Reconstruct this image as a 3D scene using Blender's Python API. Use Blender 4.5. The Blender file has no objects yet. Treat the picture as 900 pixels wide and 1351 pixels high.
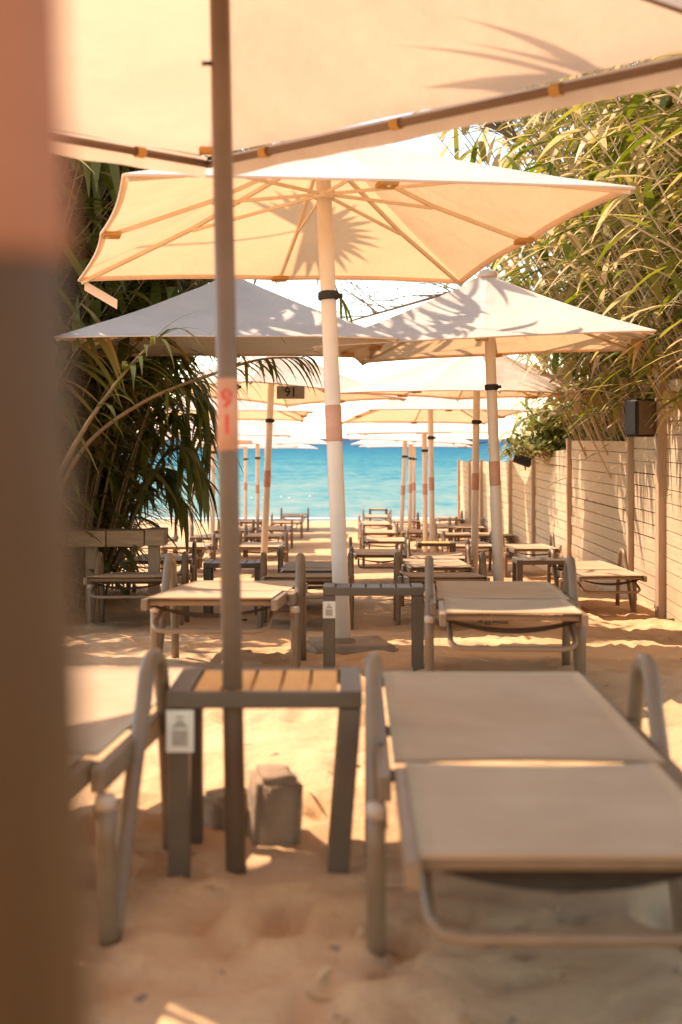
import bpy, bmesh, math, random
from mathutils import Vector, Matrix, Quaternion, noise

random.seed(7)
S = bpy.context.scene
COL = S.collection
PI = math.pi
CAM_Z = 1.03

# ------------------------------------------------------------------ helpers
def lerp(a, b, t): return a + (b - a) * t

PROFILE = [(-6, .02), (5.6, 0), (6.4, -.02), (7.5, -.09), (10.4, -.33), (12, -.43), (17, -.65), (25, -.96),
           (33, -1.12), (40, -1.22), (60, -1.6), (140, -3.0), (3000, -8)]
def g(y, x=0.0):
    for (a, za), (b, zb) in zip(PROFILE, PROFILE[1:]):
        if y <= b:
            z = lerp(za, zb, max(0, (y - a) / (b - a)))
            break
    else:
        z = PROFILE[-1][1]
    if x > 1.3:
        z -= .09 * min(1, (x - 1.3) / .9) * max(0, 1 - abs(y - 9.6) / 3.4)
    return z

class MB:
    """collects geometry and links it as one mesh object"""
    def __init__(self):
        self.v, self.f, self.t = [], [], []
    def face(self, idx, tint=.5):
        self.f.append(idx); self.t.append(tint)
    def box(self, c, s, R=None, tint=.5):
        n = len(self.v); c = Vector(c)
        for sx in (-1, 1):
            for sy in (-1, 1):
                for sz in (-1, 1):
                    p = Vector((sx * s[0] / 2, sy * s[1] / 2, sz * s[2] / 2))
                    if R is not None: p = R @ p
                    self.v.append(c + p)
        for q in ((0, 1, 3, 2), (4, 6, 7, 5), (0, 4, 5, 1), (2, 3, 7, 6), (0, 2, 6, 4), (1, 5, 7, 3)):
            self.face([n + i for i in q], tint)
        return self
    def beam(self, a, b, w, h, up=(0, 0, 1), tint=.5):
        """rectangular bar from a to b, w across, h along up"""
        a, b = Vector(a), Vector(b); d = (b - a); L = d.length; d.normalize()
        up = Vector(up)
        if abs(d.dot(up)) > .98: up = Vector((0, 1, 0))
        s = d.cross(up).normalized(); u = s.cross(d).normalized()
        R = Matrix((s, d, u)).transposed()
        return self.box((a + b) / 2, (w, L, h), R, tint)
    def tube(self, pts, r, n=8, cap=True, tint=.5, squash=1.0):
        pts = [Vector(p) for p in pts]
        if not isinstance(r, (list, tuple)): r = [r] * len(pts)
        base = len(self.v); prev = None
        for i, p in enumerate(pts):
            d = (pts[min(i + 1, len(pts) - 1)] - pts[max(i - 1, 0)]).normalized()
            if prev is None:
                ref = Vector((1, 0, 0)) if abs(d.x) < .9 else Vector((0, 0, 1))
                s = d.cross(ref).normalized()
            else:
                s = (prev - d * prev.dot(d)).normalized()
            prev = s; u = d.cross(s)
            for k in range(n):
                a = 2 * PI * k / n
                self.v.append(p + s * math.cos(a) * r[i] + u * math.sin(a) * r[i] * squash)
        for i in range(len(pts) - 1):
            for k in range(n):
                self.face([base + i * n + k, base + i * n + (k + 1) % n, base + (i + 1) * n + (k + 1) % n, base + (i + 1) * n + k], tint)
        if cap:
            self.face([base + k for k in range(n)][::-1], tint)
            self.face([base + (len(pts) - 1) * n + k for k in range(n)], tint)
        return self
    def lathe(self, prof, n=20, c=(0, 0, 0), tint=.5):
        c = Vector(c); base = len(self.v)
        for r, z in prof:
            for k in range(n):
                a = 2 * PI * k / n
                self.v.append(c + Vector((r * math.cos(a), r * math.sin(a), z)))
        for i in range(len(prof) - 1):
            for k in range(n):
                self.face([base + i * n + k, base + i * n + (k + 1) % n, base + (i + 1) * n + (k + 1) % n, base + (i + 1) * n + k], tint)
        self.face([base + k for k in range(n)][::-1], tint)
        self.face([base + (len(prof) - 1) * n + k for k in range(n)], tint)
        return self
    def grid(self, fn, nu, nv, tint=.5):
        base = len(self.v)
        for i in range(nu + 1):
            for j in range(nv + 1):
                self.v.append(Vector(fn(i / nu, j / nv)))
        for i in range(nu):
            for j in range(nv):
                a = base + i * (nv + 1) + j
                self.face([a, a + nv + 1, a + nv + 2, a + 1], tint)
        return self
    def leaf(self, p, d, L, w, droop, tint=.5, seg=5, side=None, fold=.0):
        """strap leaf: starts at p along d, bending down by droop"""
        p = Vector(p); d = Vector(d).normalized()
        if side is None:
            side = d.cross(Vector((0, 0, 1)))
            if side.length < .05: side = Vector((1, 0, 0))
            side.normalize()
        base = len(self.v); q = p.copy()
        for i in range(seg + 1):
            t = i / seg
            ww = w * (.55 + 1.6 * t * (1 - t) + .25 * (1 - t)) * (1 - t ** 3) / 2 * 1.25
            if i == seg: ww = .0015
            up = side.cross(d).normalized()
            self.v.append(q - side * ww + up * ww * fold)
            self.v.append(q + side * ww + up * ww * fold)
            d = (d + Vector((0, 0, -droop / seg))).normalized()
            q = q + d * (L / seg)
        for i in range(seg):
            a = base + 2 * i
            self.face([a, a + 1, a + 3, a + 2], tint)
        return self
    def build(self, name, mat, parent=None, smooth=True, bevel=0, loc=None):
        me = bpy.data.meshes.new(name)
        me.from_pydata([tuple(v) for v in self.v], [], self.f)
        at = me.attributes.new('tint', 'FLOAT', 'FACE')
        at.data.foreach_set('value', self.t)
        me.polygons.foreach_set('use_smooth', [smooth] * len(me.polygons))
        me.materials.append(mat)
        me.update()
        o = bpy.data.objects.new(name, me); COL.objects.link(o)
        if parent is not None: o.parent = parent
        if loc is not None: o.location = loc
        if bevel:
            m = o.modifiers.new('bevel', 'BEVEL'); m.width = bevel; m.segments = 2; m.limit_method = 'ANGLE'; m.angle_limit = math.radians(40)
        return o

def tag(o, label=None, cat=None, group=None, kind=None):
    if label: o['label'] = label
    if cat: o['category'] = cat
    if group: o['group'] = group
    if kind: o['kind'] = kind
    return o

def empty(name, loc, rot=None):
    o = bpy.data.objects.new(name, None); COL.objects.link(o)
    o.empty_display_size = .1
    o.location = loc
    if rot is not None: o.rotation_euler = rot
    return o

def copy_tree(o, parent=None):
    c = o.copy(); COL.objects.link(c)
    c.parent = parent
    for ch in list(o.children):
        copy_tree(ch, c)
    return c

# ------------------------------------------------------------------ materials
def new_mat(name):
    m = bpy.data.materials.new(name); m.use_nodes = True
    nt = m.node_tree; nt.nodes.clear()
    out = nt.nodes.new('ShaderNodeOutputMaterial')
    return m, nt, out

def N(nt, t, **kw):
    n = nt.nodes.new(t)
    for k, v in kw.items(): setattr(n, k, v)
    return n

def mottled(name, c1, c2, scale=8, rough=.6, bump=.0, bscale=60, spec=.3, metal=0, stretch=None, detail=6, tint=0, tint_c=None, obj=True):
    m, nt, out = new_mat(name)
    b = N(nt, 'ShaderNodeBsdfPrincipled')
    b.inputs['Roughness'].default_value = rough
    b.inputs['Specular IOR Level'].default_value = spec
    b.inputs['Metallic'].default_value = metal
    tc = N(nt, 'ShaderNodeTexCoord')
    mp = N(nt, 'ShaderNodeMapping')
    if stretch: mp.inputs['Scale'].default_value = stretch
    nt.links.new(tc.outputs['Object'], mp.inputs['Vector'])
    nz = N(nt, 'ShaderNodeTexNoise'); nz.inputs['Scale'].default_value = scale; nz.inputs['Detail'].default_value = detail
    nz.inputs['Roughness'].default_value = .6
    nt.links.new(mp.outputs['Vector'], nz.inputs['Vector'])
    rp = N(nt, 'ShaderNodeValToRGB')
    rp.color_ramp.elements[0].position = .3; rp.color_ramp.elements[1].position = .7
    rp.color_ramp.elements[0].color = (*c1, 1); rp.color_ramp.elements[1].color = (*c2, 1)
    nt.links.new(nz.outputs['Fac'], rp.inputs['Fac'])
    col = rp.outputs['Color']
    if tint:
        at = N(nt, 'ShaderNodeAttribute', attribute_name='tint')
        mx = N(nt, 'ShaderNodeMix', data_type='RGBA')
        mr = N(nt, 'ShaderNodeMath', operation='MULTIPLY'); mr.inputs[1].default_value = tint
        nt.links.new(at.outputs['Fac'], mr.inputs[0])
        nt.links.new(mr.outputs[0], mx.inputs['Factor'])
        nt.links.new(col, mx.inputs['A']); mx.inputs['B'].default_value = (*tint_c, 1)
        col = mx.outputs['Result']
    nt.links.new(col, b.inputs['Base Color'])
    if bump:
        n2 = N(nt, 'ShaderNodeTexNoise'); n2.inputs['Scale'].default_value = bscale; n2.inputs['Detail'].default_value = 5
        nt.links.new(mp.outputs['Vector'], n2.inputs['Vector'])
        bp = N(nt, 'ShaderNodeBump'); bp.inputs['Strength'].default_value = bump; bp.inputs['Distance'].default_value = .02
        nt.links.new(n2.outputs['Fac'], bp.inputs['Height'])
        nt.links.new(bp.outputs['Normal'], b.inputs['Normal'])
    nt.links.new(b.outputs['BSDF'], out.inputs['Surface'])
    return m

def fabric_mat(name, c_top, c_trans, fac, c_dirt=None):
    m, nt, out = new_mat(name)
    tc = N(nt, 'ShaderNodeTexCoord')
    nz = N(nt, 'ShaderNodeTexNoise'); nz.inputs['Scale'].default_value = 2.3; nz.inputs['Detail'].default_value = 7
    nt.links.new(tc.outputs['Object'], nz.inputs['Vector'])
    rp = N(nt, 'ShaderNodeValToRGB'); rp.color_ramp.elements[0].position = .35; rp.color_ramp.elements[1].position = .62
    rp.color_ramp.elements[0].color = tuple(x * .9 for x in c_top) + (1,); rp.color_ramp.elements[1].color = (*c_top, 1)
    rt = N(nt, 'ShaderNodeValToRGB'); rt.color_ramp.elements[0].position = .35; rt.color_ramp.elements[1].position = .62
    rt.color_ramp.elements[0].color = tuple(x * .93 for x in c_trans) + (1,); rt.color_ramp.elements[1].color = (*c_trans, 1)
    nt.links.new(nz.outputs['Fac'], rp.inputs['Fac']); nt.links.new(nz.outputs['Fac'], rt.inputs['Fac'])
    n2 = N(nt, 'ShaderNodeTexNoise'); n2.inputs['Scale'].default_value = 9; n2.inputs['Detail'].default_value = 4
    nt.links.new(tc.outputs['Object'], n2.inputs['Vector'])
    bp = N(nt, 'ShaderNodeBump'); bp.inputs['Strength'].default_value = .45; bp.inputs['Distance'].default_value = .03
    nt.links.new(n2.outputs['Fac'], bp.inputs['Height'])
    d = N(nt, 'ShaderNodeBsdfDiffuse'); t = N(nt, 'ShaderNodeBsdfTranslucent'); mx = N(nt, 'ShaderNodeMixShader')
    nt.links.new(rp.outputs['Color'], d.inputs['Color']); nt.links.new(rt.outputs['Color'], t.inputs['Color'])
    nt.links.new(bp.outputs['Normal'], d.inputs['Normal']); nt.links.new(bp.outputs['Normal'], t.inputs['Normal'])
    mx.inputs['Fac'].default_value = fac
    nt.links.new(d.outputs[0], mx.inputs[1]); nt.links.new(t.outputs[0], mx.inputs[2])
    nt.links.new(mx.outputs[0], out.inputs['Surface'])
    return m

def leaf_mat(name, stops, trans=.35, rough=.42, spec=.5):
    m, nt, out = new_mat(name)
    at = N(nt, 'ShaderNodeAttribute', attribute_name='tint')
    rp = N(nt, 'ShaderNodeValToRGB')
    cr = rp.color_ramp
    while len(cr.elements) < len(stops): cr.elements.new(.5)
    for e, (p, c) in zip(cr.elements, stops):
        e.position = p; e.color = (*c, 1)
    nt.links.new(at.outputs['Fac'], rp.inputs['Fac'])
    b = N(nt, 'ShaderNodeBsdfPrincipled'); b.inputs['Roughness'].default_value = rough; b.inputs['Specular IOR Level'].default_value = spec
    nt.links.new(rp.outputs['Color'], b.inputs['Base Color'])
    t = N(nt, 'ShaderNodeBsdfTranslucent')
    hs = N(nt, 'ShaderNodeHueSaturation'); hs.inputs['Saturation'].default_value = 1.15; hs.inputs['Value'].default_value = 1.5
    nt.links.new(rp.outputs['Color'], hs.inputs['Color']); nt.links.new(hs.outputs['Color'], t.inputs['Color'])
    mx = N(nt, 'ShaderNodeMixShader'); mx.inputs['Fac'].default_value = trans
    nt.links.new(b.outputs[0], mx.inputs[1]); nt.links.new(t.outputs[0], mx.inputs[2])
    nt.links.new(mx.outputs[0], out.inputs['Surface'])
    return m

M = {}
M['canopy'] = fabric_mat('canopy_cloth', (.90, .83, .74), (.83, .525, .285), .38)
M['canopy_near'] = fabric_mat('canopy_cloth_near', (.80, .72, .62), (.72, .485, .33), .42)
M['pocket'] = fabric_mat('pocket_cloth', (.62, .38, .14), (.70, .40, .12), .3)
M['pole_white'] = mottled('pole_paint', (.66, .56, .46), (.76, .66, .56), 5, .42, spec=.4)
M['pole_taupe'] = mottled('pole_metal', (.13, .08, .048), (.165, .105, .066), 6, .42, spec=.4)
M['pole_near'] = mottled('pole_shaded', (.062, .027, .007), (.085, .039, .012), 6, .5)  # taupe pole darkened: the shade it stands in is put into the colour
M['band_blur'] = mottled('pole_band_shaded', (.30, .115, .055), (.36, .145, .075), 14, .6)  # pink band in a darker copy, shade included in the colour
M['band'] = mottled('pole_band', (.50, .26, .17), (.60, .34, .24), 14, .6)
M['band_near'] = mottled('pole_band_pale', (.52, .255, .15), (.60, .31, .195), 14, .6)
M['digits'] = mottled('red_paint', (.55, .06, .035), (.68, .11, .06), 30, .6)
M['dark'] = mottled('dark_plastic', (.022, .019, .017), (.036, .031, .027), 20, .65)
M['rib'] = mottled('rib_metal', (.66, .53, .38), (.74, .61, .46), 8, .5)
M['frame'] = mottled('lounger_metal', (.175, .108, .058), (.225, .145, .083), 9, .42, spec=.45, bump=.05, bscale=220)
M['cap'] = mottled('cap_plastic', (.42, .32, .24), (.5, .39, .29), 9, .5)
M['web'] = mottled('dark_webbing', (.15, .10, .06), (.20, .14, .09), 30, .8)
M['tableframe'] = mottled('table_metal', (.095, .060, .034), (.125, .082, .048), 9, .45, spec=.4)
M['slat'] = mottled('table_wood', (.68, .31, .065), (.80, .40, .11), 7, .55, bump=.15, bscale=30, stretch=(9, .8, 1))
M['paper'] = mottled('sticker_paper', (.66, .58, .44), (.74, .66, .52), 20, .6)
M['ink'] = mottled('sticker_ink', (.34, .28, .2), (.42, .35, .26), 60, .6)
M['concrete'] = mottled('block_concrete', (.26, .175, .11), (.37, .26, .17), 9, .9, bump=.5, bscale=40)
M['board'] = mottled('fence_wood', (.53, .385, .23), (.68, .52, .335), 3, .7, bump=.2, bscale=16, stretch=(1.2, 1.2, 14), tint=.35, tint_c=(.50, .36, .21))
M['fpost'] = mottled('fence_post_wood', (.42, .28, .17), (.54, .38, .25), 6, .75, bump=.2, bscale=30, stretch=(9, 9, 1))
M['timber'] = mottled('planter_timber', (.40, .25, .14), (.56, .38, .23), 5, .8, bump=.4, bscale=25, stretch=(1, 6, 6))
M['cane'] = mottled('reed_cane', (.58, .42, .24), (.74, .58, .37), 5, .5, tint=.75, tint_c=(.36, .20, .095))
M['dark_cane'] = mottled('shaded_cane', (.17, .105, .045), (.27, .175, .085), 5, .6)  # darker copy of the cane, shade of the left clumps in its colour
M['trunk'] = mottled('tree_bark', (.20, .13, .085), (.32, .22, .15), 9, .9, bump=.6, bscale=30)
M['reed_leaf'] = leaf_mat('reed_leaf', [(0, (.08, .12, .016)), (.35, (.19, .21, .03)), (.55, (.36, .31, .08)), (.72, (.58, .46, .22)), (.88, (.72, .57, .36)), (1, (.46, .30, .14))], .36)
M['dark_leaf'] = leaf_mat('shaded_reed_leaf', [(0, (.08, .10, .018)), (.5, (.15, .155, .03)), (.8, (.26, .21, .06)), (1, (.46, .31, .13))], .36)  # leaf colours darkened for the shade these reeds stand in
M['bush_leaf'] = leaf_mat('bush_leaf', [(0, (.075, .09, .02)), (.5, (.20, .205, .05)), (1, (.46, .39, .15))], .2, .75, .12)

def sling_mat():
    m, nt, out = new_mat('lounger_mesh_cloth')
    b = N(nt, 'ShaderNodeBsdfPrincipled'); b.inputs['Roughness'].default_value = .75; b.inputs['Specular IOR Level'].default_value = .2
    tc = N(nt, 'ShaderNodeTexCoord')
    wx = N(nt, 'ShaderNodeTexWave', bands_direction='X'); wx.inputs['Scale'].default_value = 110
    wy = N(nt, 'ShaderNodeTexWave', bands_direction='Y'); wy.inputs['Scale'].default_value = 110
    nz = N(nt, 'ShaderNodeTexNoise'); nz.inputs['Scale'].default_value = 4; nz.inputs['Detail'].default_value = 6
    for n in (wx, wy, nz): nt.links.new(tc.outputs['Object'], n.inputs['Vector'])
    rp = N(nt, 'ShaderNodeValToRGB'); rp.color_ramp.elements[0].position = .3; rp.color_ramp.elements[1].position = .7
    rp.color_ramp.elements[0].color = (.42, .285, .17, 1); rp.color_ramp.elements[1].color = (.49, .345, .215, 1)
    nt.links.new(nz.outputs['Fac'], rp.inputs['Fac'])
    nt.links.new(rp.outputs['Color'], b.inputs['Base Color'])
    ad = N(nt, 'ShaderNodeMath', operation='ADD'); nt.links.new(wx.outputs['Fac'], ad.inputs[0]); nt.links.new(wy.outputs['Fac'], ad.inputs[1])
    bp = N(nt, 'ShaderNodeBump'); bp.inputs['Strength'].default_value = .25; bp.inputs['Distance'].default_value = .002
    nt.links.new(ad.outputs[0], bp.inputs['Height']); nt.links.new(bp.outputs['Normal'], b.inputs['Normal'])
    nt.links.new(b.outputs[0], out.inputs['Surface'])
    return m
M['sling'] = sling_mat()

def sand_mat():
    m, nt, out = new_mat('beach_sand')
    b = N(nt, 'ShaderNodeBsdfPrincipled'); b.inputs['Roughness'].default_value = .95; b.inputs['Specular IOR Level'].default_value = .1
    tc = N(nt, 'ShaderNodeTexCoord')
    n1 = N(nt, 'ShaderNodeTexNoise'); n1.inputs['Scale'].default_value = 1.4; n1.inputs['Detail'].default_value = 8
    n2 = N(nt, 'ShaderNodeTexNoise'); n2.inputs['Scale'].default_value = 260; n2.inputs['Detail'].default_value = 2
    n3 = N(nt, 'ShaderNodeTexNoise'); n3.inputs['Scale'].default_value = 16; n3.inputs['Detail'].default_value = 6
    for n in (n1, n2, n3): nt.links.new(tc.outputs['Object'], n.inputs['Vector'])
    rp = N(nt, 'ShaderNodeValToRGB'); rp.color_ramp.elements[0].position = .32; rp.color_ramp.elements[1].position = .68
    rp.color_ramp.elements[0].color = (.53, .333, .17, 1); rp.color_ramp.elements[1].color = (.65, .428, .24, 1)
    nt.links.new(n1.outputs['Fac'], rp.inputs['Fac'])
    rg = N(nt, 'ShaderNodeValToRGB'); rg.color_ramp.elements[0].position = .25; rg.color_ramp.elements[1].position = .6
    rg.color_ramp.elements[0].color = (.62, .55, .48, 1); rg.color_ramp.elements[1].color = (1, 1, 1, 1)
    nt.links.new(n2.outputs['Fac'], rg.inputs['Fac'])
    mx = N(nt, 'ShaderNodeMix', data_type='RGBA', blend_type='MULTIPLY'); mx.inputs['Factor'].default_value = .55
    nt.links.new(rp.outputs['Color'], mx.inputs['A']); nt.links.new(rg.outputs['Color'], mx.inputs['B'])
    nt.links.new(mx.outputs['Result'], b.inputs['Base Color'])
    b1 = N(nt, 'ShaderNodeBump'); b1.inputs['Strength'].default_value = .5; b1.inputs['Distance'].default_value = .03
    b2 = N(nt, 'ShaderNodeBump'); b2.inputs['Strength'].default_value = .35; b2.inputs['Distance'].default_value = .004
    nt.links.new(n3.outputs['Fac'], b1.inputs['Height']); nt.links.new(n2.outputs['Fac'], b2.inputs['Height'])
    nt.links.new(b1.outputs['Normal'], b2.inputs['Normal']); nt.links.new(b2.outputs['Normal'], b.inputs['Normal'])
    nt.links.new(b.outputs[0], out.inputs['Surface'])
    return m
M['sand'] = sand_mat()

SEA_Z = -1.2
def sea_mat():
    m, nt, out = new_mat('sea_water')
    b = N(nt, 'ShaderNodeBsdfPrincipled'); b.inputs['Roughness'].default_value = 1; b.inputs['Specular IOR Level'].default_value = 0
    tc = N(nt, 'ShaderNodeTexCoord'); sp = N(nt, 'ShaderNodeSeparateXYZ')
    nt.links.new(tc.outputs['Object'], sp.inputs['Vector'])
    nz = N(nt, 'ShaderNodeTexNoise'); nz.inputs['Scale'].default_value = .05; nz.inputs['Detail'].default_value = 5
    mp = N(nt, 'ShaderNodeMapping'); mp.inputs['Scale'].default_value = (.35, 1.6, 1)
    nt.links.new(tc.outputs['Object'], mp.inputs['Vector']); nt.links.new(mp.outputs['Vector'], nz.inputs['Vector'])
    # deeper water further out: the bed sinks away from the shore
    off = N(nt, 'ShaderNodeMath', operation='MULTIPLY_ADD'); off.inputs[1].default_value = 60; off.inputs[2].default_value = -30
    nt.links.new(nz.outputs['Fac'], off.inputs[0])
    ad = N(nt, 'ShaderNodeMath', operation='ADD'); nt.links.new(sp.outputs['Y'], ad.inputs[0]); nt.links.new(off.outputs[0], ad.inputs[1])
    lg = N(nt, 'ShaderNodeMath', operation='LOGARITHM'); lg.inputs[1].default_value = 10
    mxm = N(nt, 'ShaderNodeMath', operation='MAXIMUM'); mxm.inputs[1].default_value = 30
    nt.links.new(ad.outputs[0], mxm.inputs[0]); nt.links.new(mxm.outputs[0], lg.inputs[0])
    mr = N(nt, 'ShaderNodeMapRange'); mr.inputs['From Min'].default_value = 1.5; mr.inputs['From Max'].default_value = 3.1
    nt.links.new(lg.outputs[0], mr.inputs['Value'])
    rp = N(nt, 'ShaderNodeValToRGB'); cr = rp.color_ramp
    stops = [(0, (.22, .27, .22)), (.10, (.155, .25, .225)), (.22, (.10, .225, .22)), (.36, (.036, .175, .205)), (.52, (.012, .125, .18)), (.72, (.005, .08, .155)), (1, (.004, .045, .12))]
    while len(cr.elements) < len(stops): cr.elements.new(.5)
    for e, (p, c) in zip(cr.elements, stops): e.position = p; e.color = (*c, 1)
    rip = N(nt, 'ShaderNodeTexNoise'); rip.inputs['Scale'].default_value = .22; rip.inputs['Detail'].default_value = 9; rip.inputs['Roughness'].default_value = .78
    m3 = N(nt, 'ShaderNodeMapping'); m3.inputs['Scale'].default_value = (1, .8, 1)
    nt.links.new(tc.outputs['Object'], m3.inputs['Vector']); nt.links.new(m3.outputs['Vector'], rip.inputs['Vector'])
    rm = N(nt, 'ShaderNodeMath', operation='MULTIPLY_ADD'); rm.inputs[1].default_value = .8; rm.inputs[2].default_value = -.40
    nt.links.new(rip.outputs['Fac'], rm.inputs[0])
    rip2 = N(nt, 'ShaderNodeTexNoise'); rip2.inputs['Scale'].default_value = .55; rip2.inputs['Detail'].default_value = 4; rip2.inputs['Roughness'].default_value = .7
    m4 = N(nt, 'ShaderNodeMapping'); m4.inputs['Scale'].default_value = (2.2, .55, 1)
    nt.links.new(tc.outputs['Object'], m4.inputs['Vector']); nt.links.new(m4.outputs['Vector'], rip2.inputs['Vector'])
    r2 = N(nt, 'ShaderNodeMath', operation='MULTIPLY_ADD'); r2.inputs[1].default_value = .7; r2.inputs[2].default_value = -.35
    nt.links.new(rip2.outputs['Fac'], r2.inputs[0])
    rs = N(nt, 'ShaderNodeMath', operation='ADD'); nt.links.new(rm.outputs[0], rs.inputs[0]); nt.links.new(r2.outputs[0], rs.inputs[1]); rm = rs
    ra = N(nt, 'ShaderNodeMath', operation='ADD'); nt.links.new(mr.outputs['Result'], ra.inputs[0]); nt.links.new(rm.outputs[0], ra.inputs[1])  # ripple noise shifts the colour in place of reflections off wave facets
    nt.links.new(ra.outputs[0], rp.inputs['Fac']); nt.links.new(rp.outputs['Color'], b.inputs['Base Color'])
    w1 = N(nt, 'ShaderNodeTexNoise'); w1.inputs['Scale'].default_value = .9; w1.inputs['Detail'].default_value = 6
    m2 = N(nt, 'ShaderNodeMapping'); m2.inputs['Scale'].default_value = (.5, 1.3, 1)
    nt.links.new(tc.outputs['Object'], m2.inputs['Vector']); nt.links.new(m2.outputs['Vector'], w1.inputs['Vector'])
    bp = N(nt, 'ShaderNodeBump'); bp.inputs['Strength'].default_value = .55; bp.inputs['Distance'].default_value = .35
    nt.links.new(w1.outputs['Fac'], bp.inputs['Height'])
    gl = N(nt, 'ShaderNodeBsdfGlossy'); gl.inputs['Roughness'].default_value = .25; gl.inputs['Color'].default_value = (.9, .95, 1, 1)
    nt.links.new(bp.outputs['Normal'], gl.inputs['Normal']); nt.links.new(bp.outputs['Normal'], b.inputs['Normal'])
    ms = N(nt, 'ShaderNodeMixShader'); ms.inputs['Fac'].default_value = .06
    nt.links.new(b.outputs[0], ms.inputs[1]); nt.links.new(gl.outputs[0], ms.inputs[2])
    nt.links.new(ms.outputs[0], out.inputs['Surface'])
    return m
M['sea'] = sea_mat()
M['foam'] = mottled('sea_foam', (.8, .8, .76), (.88, .88, .84), 5, .8)

# ------------------------------------------------------------------ ground and sea
def spaced(lo, hi, fine_lo, fine_hi, fine, grow=1.14, big=9e9):
    a = []
    v = fine_lo
    while v < fine_hi: a.append(v); v += fine
    s = fine
    while v < hi: a.append(v); s = min(s * grow, big); v += s
    a.append(hi)
    s = fine; v = fine_lo - s; b = []
    while v > lo: b.append(v); s = min(s * grow, big); v -= s
    b.append(lo)
    return b[::-1] + a

foot = []
rf = random.Random(3)
for _ in range(330):
    fx, fy = rf.uniform(-1.8, 2.6), rf.uniform(1.9, 12.5)
    foot.append((fx, fy, rf.uniform(-.6, .6), rf.uniform(.02, .042)))
for _ in range(150):
    foot.append((rf.uniform(-1.0, 1.3), rf.uniform(1.9, 4.2), rf.uniform(-3, 3), rf.uniform(.02, .045) * -1))
cells = {}
for f in foot:
    for ix in (-1, 0, 1):
        for iy in (-1, 0, 1):
            cells.setdefault((int(math.floor(f[0] / .4)) + ix, int(math.floor(f[1] / .4)) + iy), []).append(f)

def ground_z(x, y):
    z = g(y, x)
    k = 1.0 if y < 14 else max(.5, 1 - (y - 14) / 30)
    if y < 45:
        z += k * (  .024 * noise.noise(Vector((x * 1.7, y * 1.7, 0))) + .014 * noise.noise(Vector((x * 4.5, y * 4.5, 3))) + .012 * noise.noise(Vector((x * 12, y * 12, 7))))
        for (fx, fy, a, dp) in cells.get((int(math.floor(x / .4)), int(math.floor(y / .4))), ()):
            dx, dy = x - fx, y - fy
            u = dx * math.cos(a) + dy * math.sin(a); w = -dx * math.sin(a) + dy * math.cos(a)
            if dp < 0:
                r2 = (u / .028) ** 2 + (w / .045) ** 2
                if r2 < 5: z += dp * math.exp(-r2)
                continue
            r2 = (u / .045) ** 2 + (w / .105) ** 2
            if r2 < 6:
                z += -dp * math.exp(-r2) + dp * .45 * math.exp(-(math.sqrt(r2) - 1.6) ** 2 * 3)
    return z

xs = spaced(-1500, 1500, -1.7, 2.6, .035)
ys = spaced(-60, 3000, 1.7, 11.0, .04, 1.04)
gm = MB(); nx = len(xs); ny = len(ys)
for x in xs:
    for y in ys:
        gm.v.append(Vector((x, y, ground_z(x, y))))
for i in range(nx - 1):
    for j in range(ny - 1):
        a = i * ny + j
        gm.face([a, a + ny, a + ny + 1, a + 1])
tag(gm.build('beach', M['sand']), 'sandy beach sloping down to the water', kind='structure')

sm = MB()
sxs = spaced(-9000, 9000, -6, 6, 2, 1.3); sys_ = spaced(36, 9000, 37, 60, 2, 1.2)
for x in sxs:
    for y in sys_: sm.v.append(Vector((x, y, SEA_Z)))
for i in range(len(sxs) - 1):
    for j in range(len(sys_) - 1):
        a = i * len(sys_) + j; sm.face([a, a + len(sys_), a + len(sys_) + 1, a + 1])
tag(sm.build('sea', M['sea']), 'turquoise sea out to the horizon', kind='structure')

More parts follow.
